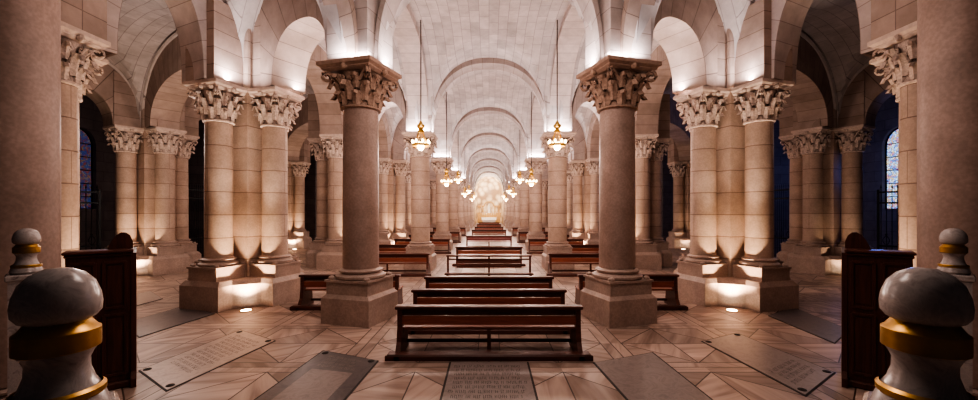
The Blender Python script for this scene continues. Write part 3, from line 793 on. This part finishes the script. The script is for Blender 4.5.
for sg, side in ((-1, 'left'), (1, 'right')):
    rz = math.radians(-16 if sg < 0 else 16); pier_lit(sg*P1[0], P1[1], rz, 330, f'glowing floor uplight at the base of the front {side} clustered pier', 0 if sg < 0 else 3)
    rz = math.radians(-28 if sg < 0 else 28); pier_lit(sg*P2[0], P2[1], rz, 240 if sg < 0 else 40, f'floor uplight at the base of the {side} chapel pier', 0 if sg < 0 else 3)
    for k, (x, y) in enumerate(AISLE[:3]):
        pier_lit(sg*x, y, 0, 260, f'floor uplight at the {ORD[k+1]} pier of the {side} aisle', 0 if sg < 0 else 3)
    pier_lit(sg*OUT[0][0], OUT[0][1], 0, 300 if sg < 0 else 60, f'floor uplight at the outermost {side} pier behind the chapel pier', 0 if sg < 0 else 3)

def gate(A, B, h, label):
    A, B = Vector(A), Vector(B); c = (A+B)/2; L = (B-A).length; rz = math.atan2((B-A).y, (B-A).x)
    t = thing('iron_gate', label, 'gate', (c.x,c.y,0), rz, 'iron gates of the chapels')
    b = MB()
    for z in (.08, 1.2, h-.5, h-.1): b.box((0,0,z), (L/2,.025,.03))
    for x in (-L/2, -L/6, L/6, L/2): b.box((x,0,h/2), (.035,.035,h/2))
    b.build('frame', M['iron'], t)
    b = MB(); k = int(L/.14)
    for i in range(k):
        x = -L/2+(i+.5)*L/k; b.tube([(x,0,.05),(x,0,h+.05)], .013, 5); b.tube([(x,0,h+.05),(x,0,h+.2)], [.03,.003], 5)
    b.build('bars', M['iron'], t)
    b = MB()
    for i in range(int(L/.42)):
        x = -L/2+(i+.5)*.42
        for s in (-1, 1):
            b.tube([(x+s*(.02+.07*math.sin(u*.5)), 0, 1.25+u*.05+.4*(u > 99)) for u in range(9)], .01, 4)
    b.build('scrollwork', M['iron'], t)
for sg, side in ((-1, 'left'), (1, 'right')):
    gate((sg*14.6, 15.0), (sg*16.5, 12.6), 3.3, f'dark iron gate under the {side} stained glass window')
    gate((sg*14.0, 18.5), (sg*13.9, 25.4), 3.6, f'dark iron gate between the {side} chapel pier and the next outer pier')

# ------------------------------------------------------------------ light
for sg in (-1, 1):
    dim = 1 if sg < 0 else .8
    for k, y in enumerate(ROWS):
        x = sg*XN; e = 27 if k == 0 else 33 if k < 4 else 55
        z = ZS+.05
        light('AREA', (x-sg*.62, y, z), e, WHITE, .12, (x-sg*.72, y, z+2), sx=.9)              # toward the nave
        if k < 5:
            light('AREA', (x+sg*.62, y, z), e*1.6, WHITE, .12, (x+sg*.85, y, z+2), sx=.9)      # toward the aisle
            light('AREA', (x, y-.62, z), e*.7, WHITE, .9, (x, y-.75, z+2), sx=.12)             # toward the camera
    for k, (x, y, z) in enumerate([l for l in LAMPS if l[0]*sg > 0]):
        light('POINT', (x, y, z-.35), 125 if k < 3 else 190, PINK, .25)
    # strips on the capitals of the front clustered pier, washing its two nearest arches
    a = math.radians(-16 if sg < 0 else 196); sq_ = -PI/2 if sg < 0 else PI/2
    d2, d1 = Vector((math.cos(a), math.sin(a))), Vector((math.cos(a+sq_), math.sin(a+sq_)))
    c = Vector((sg*P1[0], P1[1]))
    p = c+d2*1.60; light('AREA', (p.x, p.y, ZS+.05), 26, WHITE, .10, (p.x+d2.x*.5, p.y+d2.y*.5, ZS+2), sx=.8)
    p = c+d1*1.1+d2*.62; light('AREA', (p.x, p.y, ZS+.05), 26*dim, WHITE, .10, (p.x+d2.x*.25, p.y+d2.y*.25, ZS+2), sx=.6)
    # added spots without fixtures, narrow beams from the floor onto the carved capitals
    for d in (d1, d2):
        q = c+(d1+d2)*.707*2.3; t_ = c+d*LC; light('SPOT', (q.x, q.y, .1), 330*dim, (1,.86,.74), .1, (t_.x, t_.y, 5.3), 26, .7)
    # fill points added over the front piers and aisles, no fixtures
    light('POINT', (sg*3.2, 5.6, 4.6), 26*dim, PINK, .6)
    light('POINT', (sg*9.6, 11.8, 4.6), 150 if sg < 0 else 22, (1,.83,.74), .5)
    light('POINT', (sg*11.5, 13.2, 3.0), 40 if sg < 0 else 9, (1,.83,.74), .5)
    light('POINT', (sg*4.9, 14.5, 4.8), 60, PINK, .4)
    light('POINT', (sg*4.9, 22, 4.8), 60, PINK, .4)
    light('POINT', (sg*4.9, 31, 4.8), 60, PINK, .4)
    light('POINT', (sg*10.2, 21.5, 4.8), 70 if sg < 0 else 16, PINK, .4)
    light('SPOT', (sg*6.9, 7.75, .1), 330*dim, WARM, .08, (sg*8.0, 7.3, 3.6), 60, .8)  # added spot without fixture, brightens the half hidden pier's shaft
light('POINT', (16.8, 17.5, 4.2), 120, (.10,.24,.9), .4); light('POINT', (16.5, 26, 4.2), 75, (.12,.28,.9), .4)
light('POINT', (-16.8, 17.5, 4.2), 6, (.5,.5,1), .4)
light('POINT', (0, 70.5, 7.0), 750, (1,.86,.68), .4); light('POINT', (0, 67.0, 3.5), 260, (1,.84,.64), .4)
light('POINT', (0, 8.9, 4.9), 60, PINK, .6); light('POINT', (0, 3.0, 5.0), 55, PINK, .6)  # fill points over the front pews, added without fixtures
light('AREA', (0, 5.0, 7.6), 95, PINK, 3.0, (0, 9, 0), sx=1.5)  # added overhead fill for the foreground floor, no real source

w = bpy.data.worlds.new('crypt_air'); bpy.context.scene.world = w; w.use_nodes = True
w.node_tree.nodes['Background'].inputs[0].default_value = (.60,.50,.53,1); w.node_tree.nodes['Background'].inputs[1].default_value = .03

# ------------------------------------------------------------------ camera
cd = bpy.data.cameras.new('camera'); co = bpy.data.objects.new('camera', cd); C.objects.link(co)
cd.sensor_fit = 'HORIZONTAL'; cd.sensor_width = 36; cd.lens = 36*F/978; cd.shift_x = 0; cd.shift_y = 11/978
cd.clip_start = .05; cd.clip_end = 300
co.location = (0,0,EYE); co.rotation_euler = (PI/2,0,0)
bpy.context.scene.camera = co
vs = bpy.context.scene.view_settings
vs.view_transform = 'AgX'; vs.look = 'AgX - High Contrast'; vs.exposure = .62
